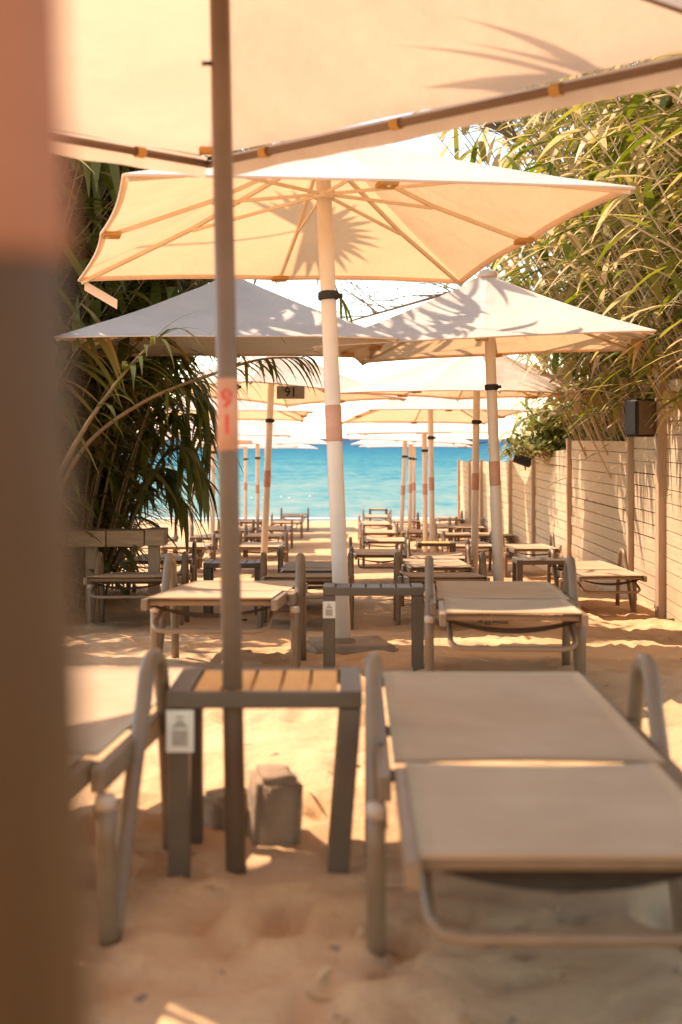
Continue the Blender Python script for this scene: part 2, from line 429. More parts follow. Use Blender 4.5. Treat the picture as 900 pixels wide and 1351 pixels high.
# ------------------------------------------------------------------ sun loungers
def make_lounger():
    r = empty('sun_lounger', (0, 0, 0))
    # slings: two cloth panels with hollowed ends
    def panel(y0, y1, hw, z0, hollow0, hollow1, sag):
        def fn(top):
            def f(u, v):
                x = lerp(-hw, hw, u); c = 1 - (x / hw) ** 2
                a = y0 + hollow0 * c; b = y1 - hollow1 * c
                y = lerp(a, b, v)
                return (x, y, z0 - sag * c * (math.sin(PI * v) ** .5) + (.0 if top else -.005))
            return f
        m = MB(); m.grid(fn(True), 14, 12); m.grid(fn(False), 14, 12)
        # close the rim
        nv = 13; base2 = 15 * nv
        edge = [i * nv for i in range(15)] + [14 * nv + j for j in range(1, 13)] + [i * nv + 12 for i in range(13, -1, -1)] + [j for j in range(11, 0, -1)]
        for a, b in zip(edge, edge[1:] + edge[:1]): m.face([a, b, base2 + b, base2 + a])
        return m
    panel(.0, .655, .268, .362, .0, .034, .012).build('backrest_sling', M['sling'], r)
    panel(.662, 1.80, .292, .360, .032, .0, .014).build('seat_sling', M['sling'], r)
    bf = MB()
    for s in (-1, 1):
        bf.beam((s * .278, -.012, .332), (s * .278, .64, .332), .026, .046)
    bf.tube([(-.265, .045, .338), (.265, .045, .338)], .012, 10)
    bf.tube([(-.265, .615, .338), (.265, .615, .338)], .013, 10)
    bf.build('backrest_frame', M['frame'], r, smooth=False, bevel=.004)
    fr = MB()
    for s in (-1, 1):
        fr.beam((s * .312, .585, .322), (s * .312, 1.815, .322), .028, .052)
    fr.tube([(-.3, .69, .325), (.3, .69, .325)], .014, 10)
    fr.tube([(-.3, 1.79, .332), (.3, 1.79, .332)], .015, 10)
    fr.tube([(-.33, 1.30, .292), (.33, 1.30, .292)], .013, 10)
    fr.build('frame', M['frame'], r, smooth=False, bevel=.004)
    for s in (-1, 1):
        x = s * .33
        lg = MB()
        lg.tube([(x, .585, .285), (x, .592, .2), (x, .604, .06), (x, .612, .0), (x, .622, -.02)], [.021, .021, .021, .021, .021], 10, squash=1.0)
        lg.box((s * .322, .588, .262), (.03, .03, .03))
        lo = lg.build('leg', M['frame'], r)
        MB().lathe([(.0225, -.02), (.0235, 0), (.020, .008)], 12, (x, .585, .286)).build('end_cap', M['cap'], lo)
        # arm loop: up from the same foot, over, and down to the rear foot
        pts = [(x, .625, -.02), (x, .65, -.005), (x, .685, .045), (x, .74, .13), (x, .81, .235), (x, .89, .35), (x, .94, .42)]
        for k in range(0, 8):
            a = PI * (1 - k / 7.0) * .9 + .1
            pts.append((x, 1.045 - .085 * math.cos(PI - a) * -1 if False else 1.045 + .095 * math.cos(a), .43 + .075 * math.sin(a)))
        pts += [(x, 1.165, .38), (x, 1.20, .25), (x, 1.235, .10), (x, 1.255, -.02)]
        arm = MB(); arm.tube(pts, .0205, 12)
        arm.box((s * .32, .86, .315), (.02, .03, .03)); arm.box((s * .32, 1.19, .315), (.02, .03, .03))
        arm.build('armrest', M['frame'], r)
    sb = MB()
    p = [(-.245, .34, .30), (-.248, .12, .258), (-.245, .06, .240), (-.225, .028, .229), (-.19, .018, .225)]
    p = p + [(-x, y, z) for x, y, z in p[::-1]]
    sb.tube(p, .0115, 8)
    sb.build('support_bar', M['frame'], r)
    wb = MB()
    def wf(dz):
        return lambda u, v: (lerp(-.262, .262, u), .10 + v * .07, .322 - .046 * (1 - (2 * u - 1) ** 2) * (1 - .25 * v) + dz)
    wb.grid(wf(0), 16, 3); wb.grid(wf(-.003), 16, 3)
    wb.build('webbing', M['web'], r)
    return r

LOUNGE = [
    # X, Y of the near end, rotation (deg), label, group
    (.378, 2.24, -.6, 'closest lounger to the lens at right, taupe sling lying flat in the shade'),
    (-.838, 2.34, -4.5, 'lounger half hidden by the blurred pole at left, sunlit at its far end'),
    (-.535, 5.75, -1.5, 'sunlit lounger right behind the slatted side table with wooden top'),
    (.645, 5.30, -3.4, 'lounger in the shade directly behind the closest lounger'),
    (-1.42, 9.35, 2, 'dark shaded lounger in front of the timber planter edge'),
    (-.245, 9.2, 0, 'shaded lounger just left of the thick white pole, behind the sunlit one'),
    (-.22, 11.5, 0, 'lounger one row behind the shaded one left of the thick white pole'),
    (.70, 9.3, -1, 'lounger beyond the tall table leg, with its near end in dark shade'),
    (.86, 12.1, 0, 'lounger in the second row beyond the tall table leg, before the far wooden table'),
    (2.20, 11.5, 1.5, 'lounger tight against the fence below the big black speaker'),
    (.42, 14.9, 0, 'bright sunlit lounger on the aisle, right of the thick white pole'),
    (1.66, 17.6, 0, 'lounger behind the two right poles, one row past the fence side table'),
    (2.32, 16.8, -1, 'lounger beside the fence where the boards step down'),
    (-1.75, 13.4, 3, 'shaded lounger at the right end of the timber planter'),
    (-1.93, 17.4, 2, 'pale lounger at far left seen under the hanging reed leaves'),
    (-1.02, 17.4, 0, 'pale lounger right of the near brown pole, just beyond the left dark table'),
    (-1.2, 21.6, 0, 'second pale lounger down the left row beyond the dark table'),
    (-1.2, 25.2, 1, 'third pale lounger down the left row beyond the dark table'),
    (-1.13, 28.6, 0, 'fourth lounger down the left row, close to the water'),
    (-1.08, 32.2, 0, 'last lounger of the left row, nearest the water'),
    (.62, 19.4, -1, 'second sunlit lounger down the aisle on the right side'),
    (.65, 23.6, 0, 'third sunlit lounger down the aisle on the right side'),
    (.70, 27.6, 1, 'fourth sunlit lounger down the aisle on the right side'),
    (.82, 31.6, 0, 'last lounger of the aisle on the right side, at the water'),
    (1.86, 22.2, 0, 'lounger behind the far wooden table, between two rows of poles'),
    (1.93, 26.4, 1, 'far lounger behind the cluster of thin white poles'),
    (2.42, 22.0, -2, 'far lounger by the middle of the fence'),
    (2.40, 26.2, 0, 'far lounger two rows from the end of the fence'),
    (-1.98, 21.2, 2, 'pale lounger behind the far dark table, left of the second one down the left row'),
    (-1.95, 24.9, -2, 'lounger left of the third pale one in the left row'),
    (-1.90, 28.7, 0, 'lounger left of the fourth one in the left row, close to the water'),
    (-2.75, 20.4, 3, 'sunlit lounger at the far left edge, half hidden by hanging reed leaves'),
    (1.30, 23.9, 0, 'lounger between the third sunlit one and the cluster of thin poles'),
    (1.36, 29.2, 2, 'lounger among the far pole cluster, near the water'),
    (1.02, 13.9, 0, 'dark lounger just before the far wooden table, third beyond the tall table leg'),
    (2.36, 30.2, 1, 'far lounger next to the end of the fence by the sea'),
]
proto = make_lounger()
for i, (x, y, a, lab) in enumerate(LOUNGE):
    o = proto if i == 0 else copy_tree(proto)
    y1 = y + 1.25; y0 = y + .6
    pitch = math.atan2(g(y1, x) - g(y0, x), y1 - y0)
    z = g(y0, x) - .6 * math.tan(pitch)
    o.location = (x, y, z + .004); o.scale = (.95, 1, 1)
    o.rotation_euler = (pitch, 0, math.radians(a))
    tag(o, lab, 'sun lounger', 'loungers in rows under the umbrellas')

# ------------------------------------------------------------------ umbrellas
SIDE, RIM, APEX = 2.24, 2.05, 2.60
def canopy_mesh(h, rim, apex, sag=.03, scallop=.028, seed=0):
    """square pyramid of cloth on eight ribs, hollowed a little between the ribs"""
    m = MB(); R = 8
    rimpts = []
    corners = [(h, h), (-h, h), (-h, -h), (h, -h)]
    for k in range(4):
        a = Vector((*corners[k], rim)); b = Vector((*corners[(k + 1) % 4], rim)); c = (a + b) / 2
        c = Vector((c.x * .985, c.y * .985, rim + .012))
        rimpts += [a, c]
    top = Vector((0, 0, apex)); nu = 10; nw = 8
    for k in range(8):
        a, b = rimpts[k], rimpts[(k + 1) % 8]
        def fn(u, v, a=a, b=b):
            # v: along the rim, u: from apex to rim
            q = a.lerp(b, v); c = 4 * v * (1 - v)
            mid = Vector((q.x, q.y, 0)); inw = -mid.normalized()
            q = q + inw * scallop * c + Vector((0, 0, .008 * c))
            p = top.lerp(q, max(u, .012))
            p.z -= sag * c * math.sin(PI * min(1, u)) * .8 + .025 * math.sin(PI * u)
            p.z += .006 * noise.noise(Vector((p.x * 4 + seed, p.y * 4, 2)))
            return p
        m.grid(fn, nu, nw)
    return m, rimpts

def make_umbrella():
    r = empty('beach_umbrella', (0, 0, 0))
    MB().tube([(0, 0, -.25), (0, 0, 1.0), (0, 0, 2.50)], [.040, .039, .038], 20).build('pole', M['pole_white'], r)
    MB().lathe([(.0405, 1.03), (.0412, 1.035), (.0412, 1.205), (.0405, 1.21)], 20).build('number_band', M['band'], r)
    cl = MB(); cl.lathe([(.041, 1.738), (.050, 1.742), (.052, 1.76), (.050, 1.778), (.041, 1.782)], 20)
    cl.box((.056, 0, 1.76), (.03, .02, .022)); cl.build('collar', M['dark'], r, smooth=False)
    bs = MB(); bs.lathe([(.062, -.16), (.062, .05), (.055, .065), (.041, .066)], 18)
    bo = bs.build('ground_sleeve', M['frame'], r)
    MB().tube([(.05, 0, .03), (.09, 0, .03), (.11, .02, .03)], .008, 6).build('tightening_screw', M['dark'], bo)
    cm, rim = canopy_mesh(SIDE / 2, RIM, APEX)
    co = cm.build('canopy', M['canopy'], r)
    hem = MB()
    for k in range(8):
        a, b = rim[k], rim[(k + 1) % 8]
        pts = []
        for i in range(9):
            v = i / 8; c = 4 * v * (1 - v); q = a.lerp(b, v)
            inw = -Vector((q.x, q.y, 0)).normalized()
            pts.append(q + inw * .028 * c + Vector((0, 0, .008 * c - .006)))
        hem.tube(pts, .007, 6, cap=False)
    def band(k):
        a, b = rim[k], rim[(k + 1) % 8]; top = Vector((0, 0, APEX))
        def f(u, v):
            c = 4 * v * (1 - v); q = a.lerp(b, v); inw = -Vector((q.x, q.y, 0)).normalized()
            q = q + inw * .028 * c + Vector((0, 0, .008 * c))
            p = top.lerp(q, lerp(.975, 1, u)); p.z += .025 * math.sin(PI * lerp(.975, 1, u)) - .03 * c * math.sin(PI * lerp(.975, 1, u)) * .8 - .006
            return p
        return f
    for k in range(8): hem.grid(band(k), 2, 8)
    hem.build('hem', M['canopy'], co)
    fin = MB(); fin.lathe([(.07, APEX - .022), (.075, APEX - .008), (.065, APEX + .014), (.03, APEX + .034), (.006, APEX + .038)], 20)
    fin.build('finial', M['canopy'], r)
    hb = MB(); hb.lathe([(.039, 2.44), (.062, 2.445), (.064, 2.485), (.039, 2.49)], 18)
    hb.build('hub', M['dark'], r)
    rn = MB(); rn.lathe([(.0395, 2.25), (.056, 2.255), (.058, 2.285), (.0395, 2.29)], 18); rn.build('runner', M['rib'], r)
    for k in range(8):
        q = rim[k]; d = Vector((q.x, q.y, 0)).normalized()
        a = d * .05 + Vector((0, 0, 2.47)); b = q - d * .02 + Vector((0, 0, -.02))
        mid = a.lerp(b, .5) - Vector((0, 0, .03))
        rb = MB(); rb.beam(a, mid, .015, .02); rb.beam(mid, b, .015, .02)
        ro = rb.build('rib', M['rib'], r, smooth=False)
        st = MB(); st.beam(d * .055 + Vector((0, 0, 2.27)), a.lerp(b, .5) - Vector((0, 0, .04)), .010, .016)
        st.build('strut', M['rib'], r, smooth=False)
        if k % 2:
            pk = MB(); s = Vector((-d.y, d.x, 0)); c = q - d * .05 + Vector((0, 0, -.012))
            R = Matrix((s, d, Vector((0, 0, 1)))).transposed()
            pk.box(c, (.085, .085, .022), R); pk.build('rib_pocket', M['pocket'], ro, smooth=False, bevel=.005)
    return r

UMB = [
    # X, Y, rotation, lean x (m over 2.3 m), lean y, height scale, label
    (0.012, 7.45, 15, -.098, .17, 1.07, 'big cream umbrella on a thick white pole, its underside glowing, centre'),
    (-.80, 10.4, 3, 0.0, 0, .985, 'grey looking umbrella in the tree shade, left behind the brown pole'),
    (1.165, 10.4, -9, -.085, 0, .985, 'white umbrella with a knob on top and a dappled left side, right of centre'),
    (-.905, 16.5, 40, .09, .13, 1.06, 'umbrella behind hanging reed leaves on a pole tilted right, number plate inside'),
    (1.46, 15.6, -42, .03, 0, 1.02, 'white umbrella below the dappled one, its right corner reaching over the fence'),
    (1.30, 20.2, 10, -.02, .16, 1.03, 'umbrella with a glowing tan underside above the far poles, behind the corner over the fence'),
    (1.36, 22.9, -8, -.02, 0, .97, 'far white umbrella on the slim pole second from right in the pole cluster'),
    (1.07, 25.6, 6, .10, 0, .95, 'low white umbrella whose edge meets the horizon right of the thick white pole'),
    (1.37, 28.4, -5, .03, 0, .94, 'far umbrella of the right row, third from the water'),
    (1.60, 31.2, 4, 0, 0, .94, 'last umbrella of the right row, nearest the water'),
    (-1.58, 20.0, 5, 0, .10, 1.03, 'umbrella with tan underside left of the tilted pole, behind the number band'),
    (-2.10, 23.2, -6, .02, 0, .96, 'umbrella at left with its pole rising among the reed leaves'),
    (-2.74, 26.0, 3, 0, 0, .96, 'far left umbrella with its pole beside the dark reed leaves'),
    (-1.62, 27.6, 27, 0, 0, .94, 'white umbrella with a pointed corner over the horizon left of the aisle'),
    (-2.10, 31.3, 0, 0, 0, .94, 'far umbrella of the left row, second from the water'),
    (-1.80, 34.2, 8, 0, 0, .94, 'last umbrella of the left row, nearest the water'),
]
up = make_umbrella()
umb_objs = []
for i, (x, y, a, lx, ly, hs, lab) in enumerate(UMB):
    o = up if i == 0 else copy_tree(up)
    o.location = (x, y, g(y, x))
    q = Vector((0, 0, 1)).rotation_difference(Vector((lx / 2.3, ly / 2.3, 1)).normalized()) @ Quaternion((0, 0, 1), math.radians(a))
    o.rotation_mode = 'QUATERNION'; o.rotation_quaternion = q
    o.scale = (1.08, 1.08, hs) if i == 0 else (1, 1, hs)
    tag(o, lab, 'umbrella', 'umbrellas in two rows along the beach')
    umb_objs.append(o)

# hanging strap at the far left corner of the big umbrella
u2 = umb_objs[0]
fl = MB()
fl.grid(lambda u, v: (-1.12 + .03 + u * .17, 1.12 - .02 - u * .05 + v * .03, RIM - .0 - u * .115 - .01 + v * -.045), 5, 2)
fl.grid(lambda u, v: (-1.12 + .03 + u * .17, 1.123 - .02 - u * .05 + v * .03, RIM - .0 - u * .115 - .012 + v * -.045), 5, 2)
fl.build('corner_strap', M['canopy'], u2)

def text_mesh(s, size):
    c = bpy.data.curves.new('digits', 'FONT'); c.body = s; c.size = size; c.align_x = 'CENTER'; c.align_y = 'CENTER'
    c.offset = .002
    o = bpy.data.objects.new('digits', c); COL.objects.link(o)
    dg = bpy.context.evaluated_depsgraph_get()
    me = bpy.data.meshes.new_from_object(o.evaluated_get(dg))
    bpy.data.objects.remove(o); bpy.data.curves.remove(c)
    return me

# number plate hanging inside the tilted-pole umbrella
u4 = umb_objs[3]
inv = u4.rotation_quaternion.inverted()
pl = MB(); pl.box((0, 0, 0), (.30, .012, .13))
po = pl.build('number_plate', M['timber'], u4, smooth=False)
po.location = inv @ Vector((.36, -1.25, 2.03)); po.rotation_mode = 'QUATERNION'; po.rotation_quaternion = inv
tm = text_mesh('91', .13)
for v in tm.vertices: v.co = Vector((v.co.x, -.0085, v.co.y))
tm.materials.append(M['dark'])
to = bpy.data.objects.new('digits', tm); COL.objects.link(to); to.parent = po

# near umbrella: taupe pole, diamond canopy on a tube frame
def make_frame_umbrella():
    bx, by = -.247, 3.35
    r = empty('frame_umbrella', (bx, by, 0))
    tag(r, 'close umbrella on a slim brown pole numbered 91, its canopy filling the top', 'umbrella')
    T = Vector((-.055, .10, 2.50))         # pole top in local coordinates
    def onp(z): return Vector((T.x * z / T.z, T.y * z / T.z, z))
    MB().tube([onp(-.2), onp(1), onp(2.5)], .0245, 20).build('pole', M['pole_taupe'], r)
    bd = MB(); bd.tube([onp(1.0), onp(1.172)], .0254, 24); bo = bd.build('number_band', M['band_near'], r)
    R = .0258
    for ch, zc in (('9', 1.122), ('1', 1.060)):
        me = text_mesh(ch, .062)
        # subdivide so the digit follows the round pole
        bm = bmesh.new(); bm.from_mesh(me); bmesh.ops.triangulate(bm, faces=bm.faces)
        bmesh.ops.subdivide_edges(bm, edges=bm.edges, cuts=2); bm.to_mesh(me); bm.free()
        for v in me.vertices:
            a = v.co.x / R; z = zc + v.co.y; c = onp(z)
            v.co = Vector((c.x + R * math.sin(a + .02), c.y - R * math.cos(a + .02), z))
        me.materials.clear(); me.materials.append(M['digits'])
        o = bpy.data.objects.new('digit', me); COL.objects.link(o); o.parent = bo
    cw = [Vector((-.47, 5.08, 2.035)), Vector((1.14, 3.46, 2.035)), Vector((-.40, 2.12, 2.035)), Vector((-1.80, 3.75, 2.035))]
    off = Vector((bx, by, 0)); C4 = [c - off for c in cw]
    apex = T + Vector((0, 0, .06))
    m = MB()
    for k in range(4):
        a, b = C4[k], C4[(k + 1) % 4]
        def fn(u, v, a=a, b=b):
            q = a.lerp(b, v); p = apex.lerp(q, max(u, .01)); c = 4 * v * (1 - v)
            p.z -= .035 * math.sin(PI * u) * (.4 + .6 * c)
            p.z += .008 * noise.noise(Vector((p.x * 3, p.y * 3, 1)))
            return p
        m.grid(fn, 14, 14)
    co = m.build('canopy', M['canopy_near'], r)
    for k in range(4):
        a, b = C4[k], C4[(k + 1) % 4]; n = Vector((a.y - b.y, b.x - a.x, 0)).normalized()
        mid = (a + b) / 2
        if n.dot(mid - Vector((T.x, T.y, 2.0))) < 0: n = -n
        vb = MB()
        def vf(u, v, a=a, b=b, n=n):
            q = a.lerp(b, u); wob = noise.noise(Vector((u * 9 + k * 5, 0, 0)))
            ex = 1 + .0
            return q + n * (.012 + .006 * wob + .012 * v) + Vector((0, 0, -(.075 + .008 * wob) * v))
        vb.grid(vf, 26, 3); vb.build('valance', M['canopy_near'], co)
        d = (b - a).normalized(); L = (b - a).length; ins = -n * .03 + Vector((0, 0, -.035))
        tb = MB(); tb.tube([a + d * .02 + ins, b - d * .02 + ins], .0135, 12)
        to_ = tb.build('edge_tube', M['pole_taupe'], r)
        s = .33
        while s < L - .1:
            c = a + d * s + ins
            lp = MB()
            ring = []
            for j in range(10):
                t = 2 * PI * j / 9
                ring.append(c + n * math.cos(t) * .019 + Vector((0, 0, math.sin(t) * .019)))
            base = len(lp.v)
            for p in ring:
                lp.v += [p - d * .018, p + d * .018]
            for j in range(9): lp.face([base + 2 * j, base + 2 * j + 1, base + 2 * j + 3, base + 2 * j + 2])
            lp.build('tie_loop', M['pocket'], to_, smooth=False)
            s += .61
        c = a - Vector((0, 0, .03)); e = (Vector((T.x, T.y, a.z)) - a).normalized()
        pk = MB(); Rm = Matrix((Vector((-e.y, e.x, 0)), e, Vector((0, 0, 1)))).transposed()
        pk.box(c + e * .08 + Vector((0, 0, .035)), (.075, .06, .02), Rm); pk.build('corner_pocket', M['pocket'], co, smooth=False, bevel=.006)
        rb = MB(); rb.beam(apex - Vector((0, 0, .085)), a + e * .03 - Vector((0, 0, .055)), .022, .026)
        if k != 0:
            rb.build('rafter', M['pole_taupe'], r, smooth=False)
    pn = MB(); q = onp(1.93); pn.tube([q + Vector((-.045, -.01, .0)), q + Vector((-.02, -.01, 0))], .006, 8); pn.build('pin', M['dark'], r)
    return r
make_frame_umbrella()

# the umbrella whose pole stands right before the lens
u0 = copy_tree(up)
u0.location = (-.1085, .56, .07); u0.rotation_mode = 'QUATERNION'
u0.rotation_quaternion = Vector((0, 0, 1)).rotation_difference(Vector((-.038, 0, 1)).normalized()) @ Quaternion((0, 0, 1), math.radians(2))
u0.scale = (1, 1, 1)
for k in ('label', 'category', 'group'):
    if k in u0: del u0[k]
tag(u0, 'blurred brown umbrella pole with a reddish band, filling the left edge right before the lens', 'umbrella', 'umbrellas in two rows along the beach')
for c in u0.children:
    n = c.name.split('.')[0]
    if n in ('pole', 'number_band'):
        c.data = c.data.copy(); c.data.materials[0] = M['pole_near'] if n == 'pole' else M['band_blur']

# ------------------------------------------------------------------ side tables
def make_table():
    r = empty('side_table', (0, 0, 0))
    W, D, H = .455, .36, .435
    fr = MB()
    fr.beam((-W / 2 + .026, -D / 2 + .015, H - .02), (W / 2 - .026, -D / 2 + .015, H - .02), .028, .038)
    fr.beam((-W / 2 + .026, D / 2 - .015, H - .02), (W / 2 - .026, D / 2 - .015, H - .02), .028, .038)
    for s in (-1, 1):
        fr.beam((s * (W / 2 - .026), -D / 2, H - .018), (s * (W / 2 - .026), D / 2, H - .018), .053, .040)
    fr.build('frame', M['tableframe'], r, smooth=False, bevel=.004)
    for sx in (-1, 1):
        for sy in (-1, 1):
            x = sx * (W / 2 - .026); y = sy * (D / 2 - .026)
            lg = MB(); lg.beam((x, y, H - .04), (x, y, -.06), .050, .050, up=(0, 1, 0))
            lg.build('leg', M['tableframe'], r, smooth=False, bevel=.004)
    n = 5; x0 = -W / 2 + .055; w = (W - .11) / n
    for k in range(n):
        MB().box((x0 + w * (k + .5), 0, H - .012 + .001), (w - .007, D - .064, .018)).build('slat', M['slat'], r, smooth=False, bevel=.002)
    return r

def add_sticker(t, x, y, z, w, h, house=True):
    s = MB().box((x, y, z), (w, .003, h)).build('sticker', M['paper'], t, smooth=False)
    if house:
        k = MB()
        b = len(k.v); yy = y - .0022
        # small printed house: roof and walls, plus a border
        k.box((x, yy, z - h * .16), (w * .56, .001, h * .38))
        i = len(k.v); k.v += [Vector((x - w * .3, yy - .0005, z + h * .08)), Vector((x + w * .3, yy - .0005, z + h * .08)), Vector((x + w * .1, yy - .0005, z + h * .26)), Vector((x - w * .1, yy - .0005, z + h * .26))]
        k.face([i, i + 1, i + 2, i + 3])
        k.box((x, yy, z + h * .33), (w * .28, .001, h * .05))
        k.build('printed_mark', M['ink'], s, smooth=False)
    return s

tproto = make_table()
TABLES = [
    (-.178, 3.49, 0, 'side table with orange wooden slats and a sticker on its leg, around the brown pole'),
    (.148, 6.50, -1, 'dark side table beside the thick white pole, seen at slat level'),
    (-.86, 11.4, 0, 'dark side table behind the brown pole at left, past the sunlit lounger'),
    (1.74, 12.4, 0, 'dark side table right of the umbrella pole near the fence'),
    (1.14, 17.1, 0, 'small side table with a sticker and wooden top, below the slim pole cluster'),
    (-1.72, 19.3, 0, 'far dark side table at left between pale loungers'),
    (-1.72, 27.4, 4, 'far side table with brown top left of the last loungers'),
    (.92, 35.2, 0, 'far side table at the head of the right row by the water'),
]
for i, (x, y, a, lab) in enumerate(TABLES):
    t = tproto if i == 0 else copy_tree(tproto)
    t.location = (x, y, g(y, x) - (.03 if i == 1 else 0)); t.rotation_euler = (0, 0, math.radians(a))
    if i == 1: t.scale = (1, .55, .95)
    tag(t, lab, 'side table', 'side tables between the loungers')
    if i in (1, 2, 3, 5):
        for c in t.children:
            if c.name.startswith('slat'):
                c.data = c.data.copy(); c.data.materials[0] = M['tableframe']
    if i == 0: first_t = t
# the nearest table's right legs splay inwards, and it carries a sticker
for c in list(first_t.children):
    if c.name.startswith('leg'):
        xs_ = sum(v.co.x for v in c.data.vertices) / len(c.data.vertices)
        c.data = c.data.copy()
        for v in c.data.vertices:
            if v.co.z < .2 and xs_ > 0: v.co.x -= .036
for o in [o for o in COL.objects if o.name.startswith('side_table')]:
    lab = o['label']
    if lab == TABLES[0][3]: add_sticker(o, -.198, -.1812 + .024, .335, .064, .098) if False else add_sticker(o, -.196, -.1835, .345, .064, .098)
    if lab == TABLES[1][3]: add_sticker(o, -.200, -.1835, .33, .056, .08)
    if lab == TABLES[4][3]: add_sticker(o, -.205, -.1835, .33, .056, .09)

# concrete block behind the near pole and the base of the big umbrella
def rough_block(name, sx, sy, sz, seed, label, cat, loc, rot):
    m = MB(); rr = random.Random(seed)
    bm = bmesh.new(); bmesh.ops.create_cube(bm, size=1)
    for v in bm.verts: v.co = Vector((v.co.x * sx, v.co.y * sy, v.co.z * sz))
    bmesh.ops.bevel(bm, geom=bm.edges[:], offset=.018, segments=2, affect='EDGES')
    bmesh.ops.triangulate(bm, faces=bm.faces[:]); bmesh.ops.subdivide_edges(bm, edges=bm.edges[:], cuts=3, use_grid_fill=True)
    for v in bm.verts:
        v.co += v.co.normalized() * (.010 * noise.noise(v.co * 9 + Vector((seed, 0, 0))) + .003 * noise.noise(v.co * 25))
    me = bpy.data.meshes.new(name); bm.to_mesh(me); bm.free()
    for p in me.polygons: p.use_smooth = True
    me.materials.append(M['concrete'])
    o = bpy.data.objects.new(name, me); COL.objects.link(o); o.location = loc; o.rotation_euler = rot
    return tag(o, label, cat)
rough_block('umbrella_weight', .12, .17, .24, 2, 'chipped concrete weight standing on the sand behind the brown pole', 'umbrella weight', (-.175, 3.66, .055), (.05, .06, .2))
rough_block('stone', .13, .12, .12, 5, 'low stone half buried beside the chipped concrete weight', 'stone', (-.30, 3.78, .03), (0, 0, .6))
rough_block('base_slab', .42, .40, .12, 9, 'concrete slab in the sand at the foot of the thick white pole', 'umbrella base', (.05, 7.48, g(7.48) - .01), (0, 0, .2))

# ------------------------------------------------------------------ fence
FX = 2.76
def fence_run():
    r = empty('board_fence', (FX, 17, g(17)))
    tag(r, 'pale fence of horizontal wooden boards stepping down along the right side to the sea', 'fence')
    posts = [(32.9, .50), (30.1, .54), (27.6, .58), (25.1, .62), (22.9, .66), (20.15, .70), (17.0, 1.0), (13.4, 1.02), (11.95, 1.34)]
    rr = random.Random(11)
    for (y0, z0), (y1, z1) in zip(posts, posts[1:]):
        top = min(z0, z1) if (y0, y1) != (20.15, 17.0) else .72
        topa, topb = (z0, min(z0, z1)) if abs(z0 - z1) < .1 else (z0, z0 + .02)
        if y0 == 20.15: topb = .9
        bot = min(g(y0, FX), g(y1, FX)) - .25
        m = MB(); hgt = max(topa, topb) - bot
        nb = int(round(hgt / .112)); bh = .112
        for k in range(nb + 1):
            zt = max(topa, topb) - k * bh
            zb = zt - bh + rr.uniform(.004, .011)
            if zb < bot: break
            ya, yb = y0 - .05, y1 + .05
            xo = rr.uniform(-.005, .005)
            if k == 0 and abs(topa - topb) > .03:
                # top board cut on the slope
                n = len(m.v)
                for xx in (FX - .012 + xo, FX + .012 + xo):
                    m.v += [Vector((xx, ya, zb)), Vector((xx, yb, zb)), Vector((xx, yb, topb)), Vector((xx, ya, max(topa, zb + .01)))]
                tt = rr.random()
                for q in ((0, 1, 2, 3), (4, 7, 6, 5), (0, 4, 5, 1), (1, 5, 6, 2), (2, 6, 7, 3), (3, 7, 4, 0)): m.face([n + i for i in q], tt)
                continue
            m.box((FX + xo, (ya + yb) / 2, (zt + zb) / 2 + rr.uniform(-.002, .002)), (.024, ya - yb, zt - zb), tint=rr.random())
        o = m.build('panel', M['board'], r, smooth=False)
        o.location = -Vector(r.location)
    for i, (y, z) in enumerate(posts):
        b = g(y, FX) - .3
        w = .085 if i < 8 else .12
        o = MB().box((FX - .02 - (.03 if i == 8 else 0), y, (z + .03 + b) / 2), (w, w, z + .03 - b)).build('post', M['fpost'], r, smooth=False, bevel=.006)
        o.location = -Vector(r.location)
    return r
fence_run()
def tall_fence():
    r = empty('tall_fence', (2.6, 10, g(10)))
    tag(r, 'taller board panel of the fence at the right edge, rising nearest the lens', 'fence')
    rr = random.Random(4)
    m = MB(); bot = -.85
    a = Vector((2.70, 11.80, 0)); b = Vector((2.42, 6.2, 0))
    zt = 1.50
    k = 0
    while zt - k * .112 > bot:
        zc = zt - k * .112 - .0525
        m.beam(a + Vector((0, 0, zc)), b + Vector((0, 0, zc)), .024, .105, tint=rr.random()); k += 1
    o = m.build('panel', M['board'], r, smooth=False); o.location = -Vector(r.location)
    for p in (a + Vector((-.035, .0, 0)), a.lerp(b, .42) + Vector((-.05, 0, 0)), b):
        o = MB().box((p.x, p.y, (1.55 + bot) / 2), (.08, .08, 1.55 - bot)).build('post', M['fpost'], r, smooth=False, bevel=.006); o.location = -Vector(r.location)
tall_fence()

# speaker on the fence, floodlight, far speaker
def speaker(loc, w, d, h, rot, name, label, lean=0):
    r = empty(name, loc, (lean, 0, rot)); tag(r, label, 'speaker')
    bm = bmesh.new(); bmesh.ops.create_cube(bm, size=1)
    for v in bm.verts:
        k = 1 - .16 * (v.co.y > 0)
        v.co = Vector((v.co.x * w * k, v.co.y * d, v.co.z * h))
    bmesh.ops.bevel(bm, geom=bm.edges[:], offset=.022 * h / .3, segments=3, affect='EDGES')
    me = bpy.data.meshes.new('cabinet'); bm.to_mesh(me); bm.free(); me.materials.append(M['dark'])
    o = bpy.data.objects.new('cabinet', me); COL.objects.link(o); o.parent = r
    gr = MB(); gr.grid(lambda u, v: (lerp(-w * .42, w * .42, u), -d / 2 - .008 * (1 - (2 * u - 1) ** 2) - .003, lerp(-h * .44, h * .44, v)), 8, 4)
    gr.build('grille', M['web'], r)
    br = MB(); br.tube([(w * .3, d * .3, 0), (w * .8, d * .5, 0), (w * 1.15, d * .5, .02)], .012, 8)
    br.build('bracket', M['dark'], r)
    return r
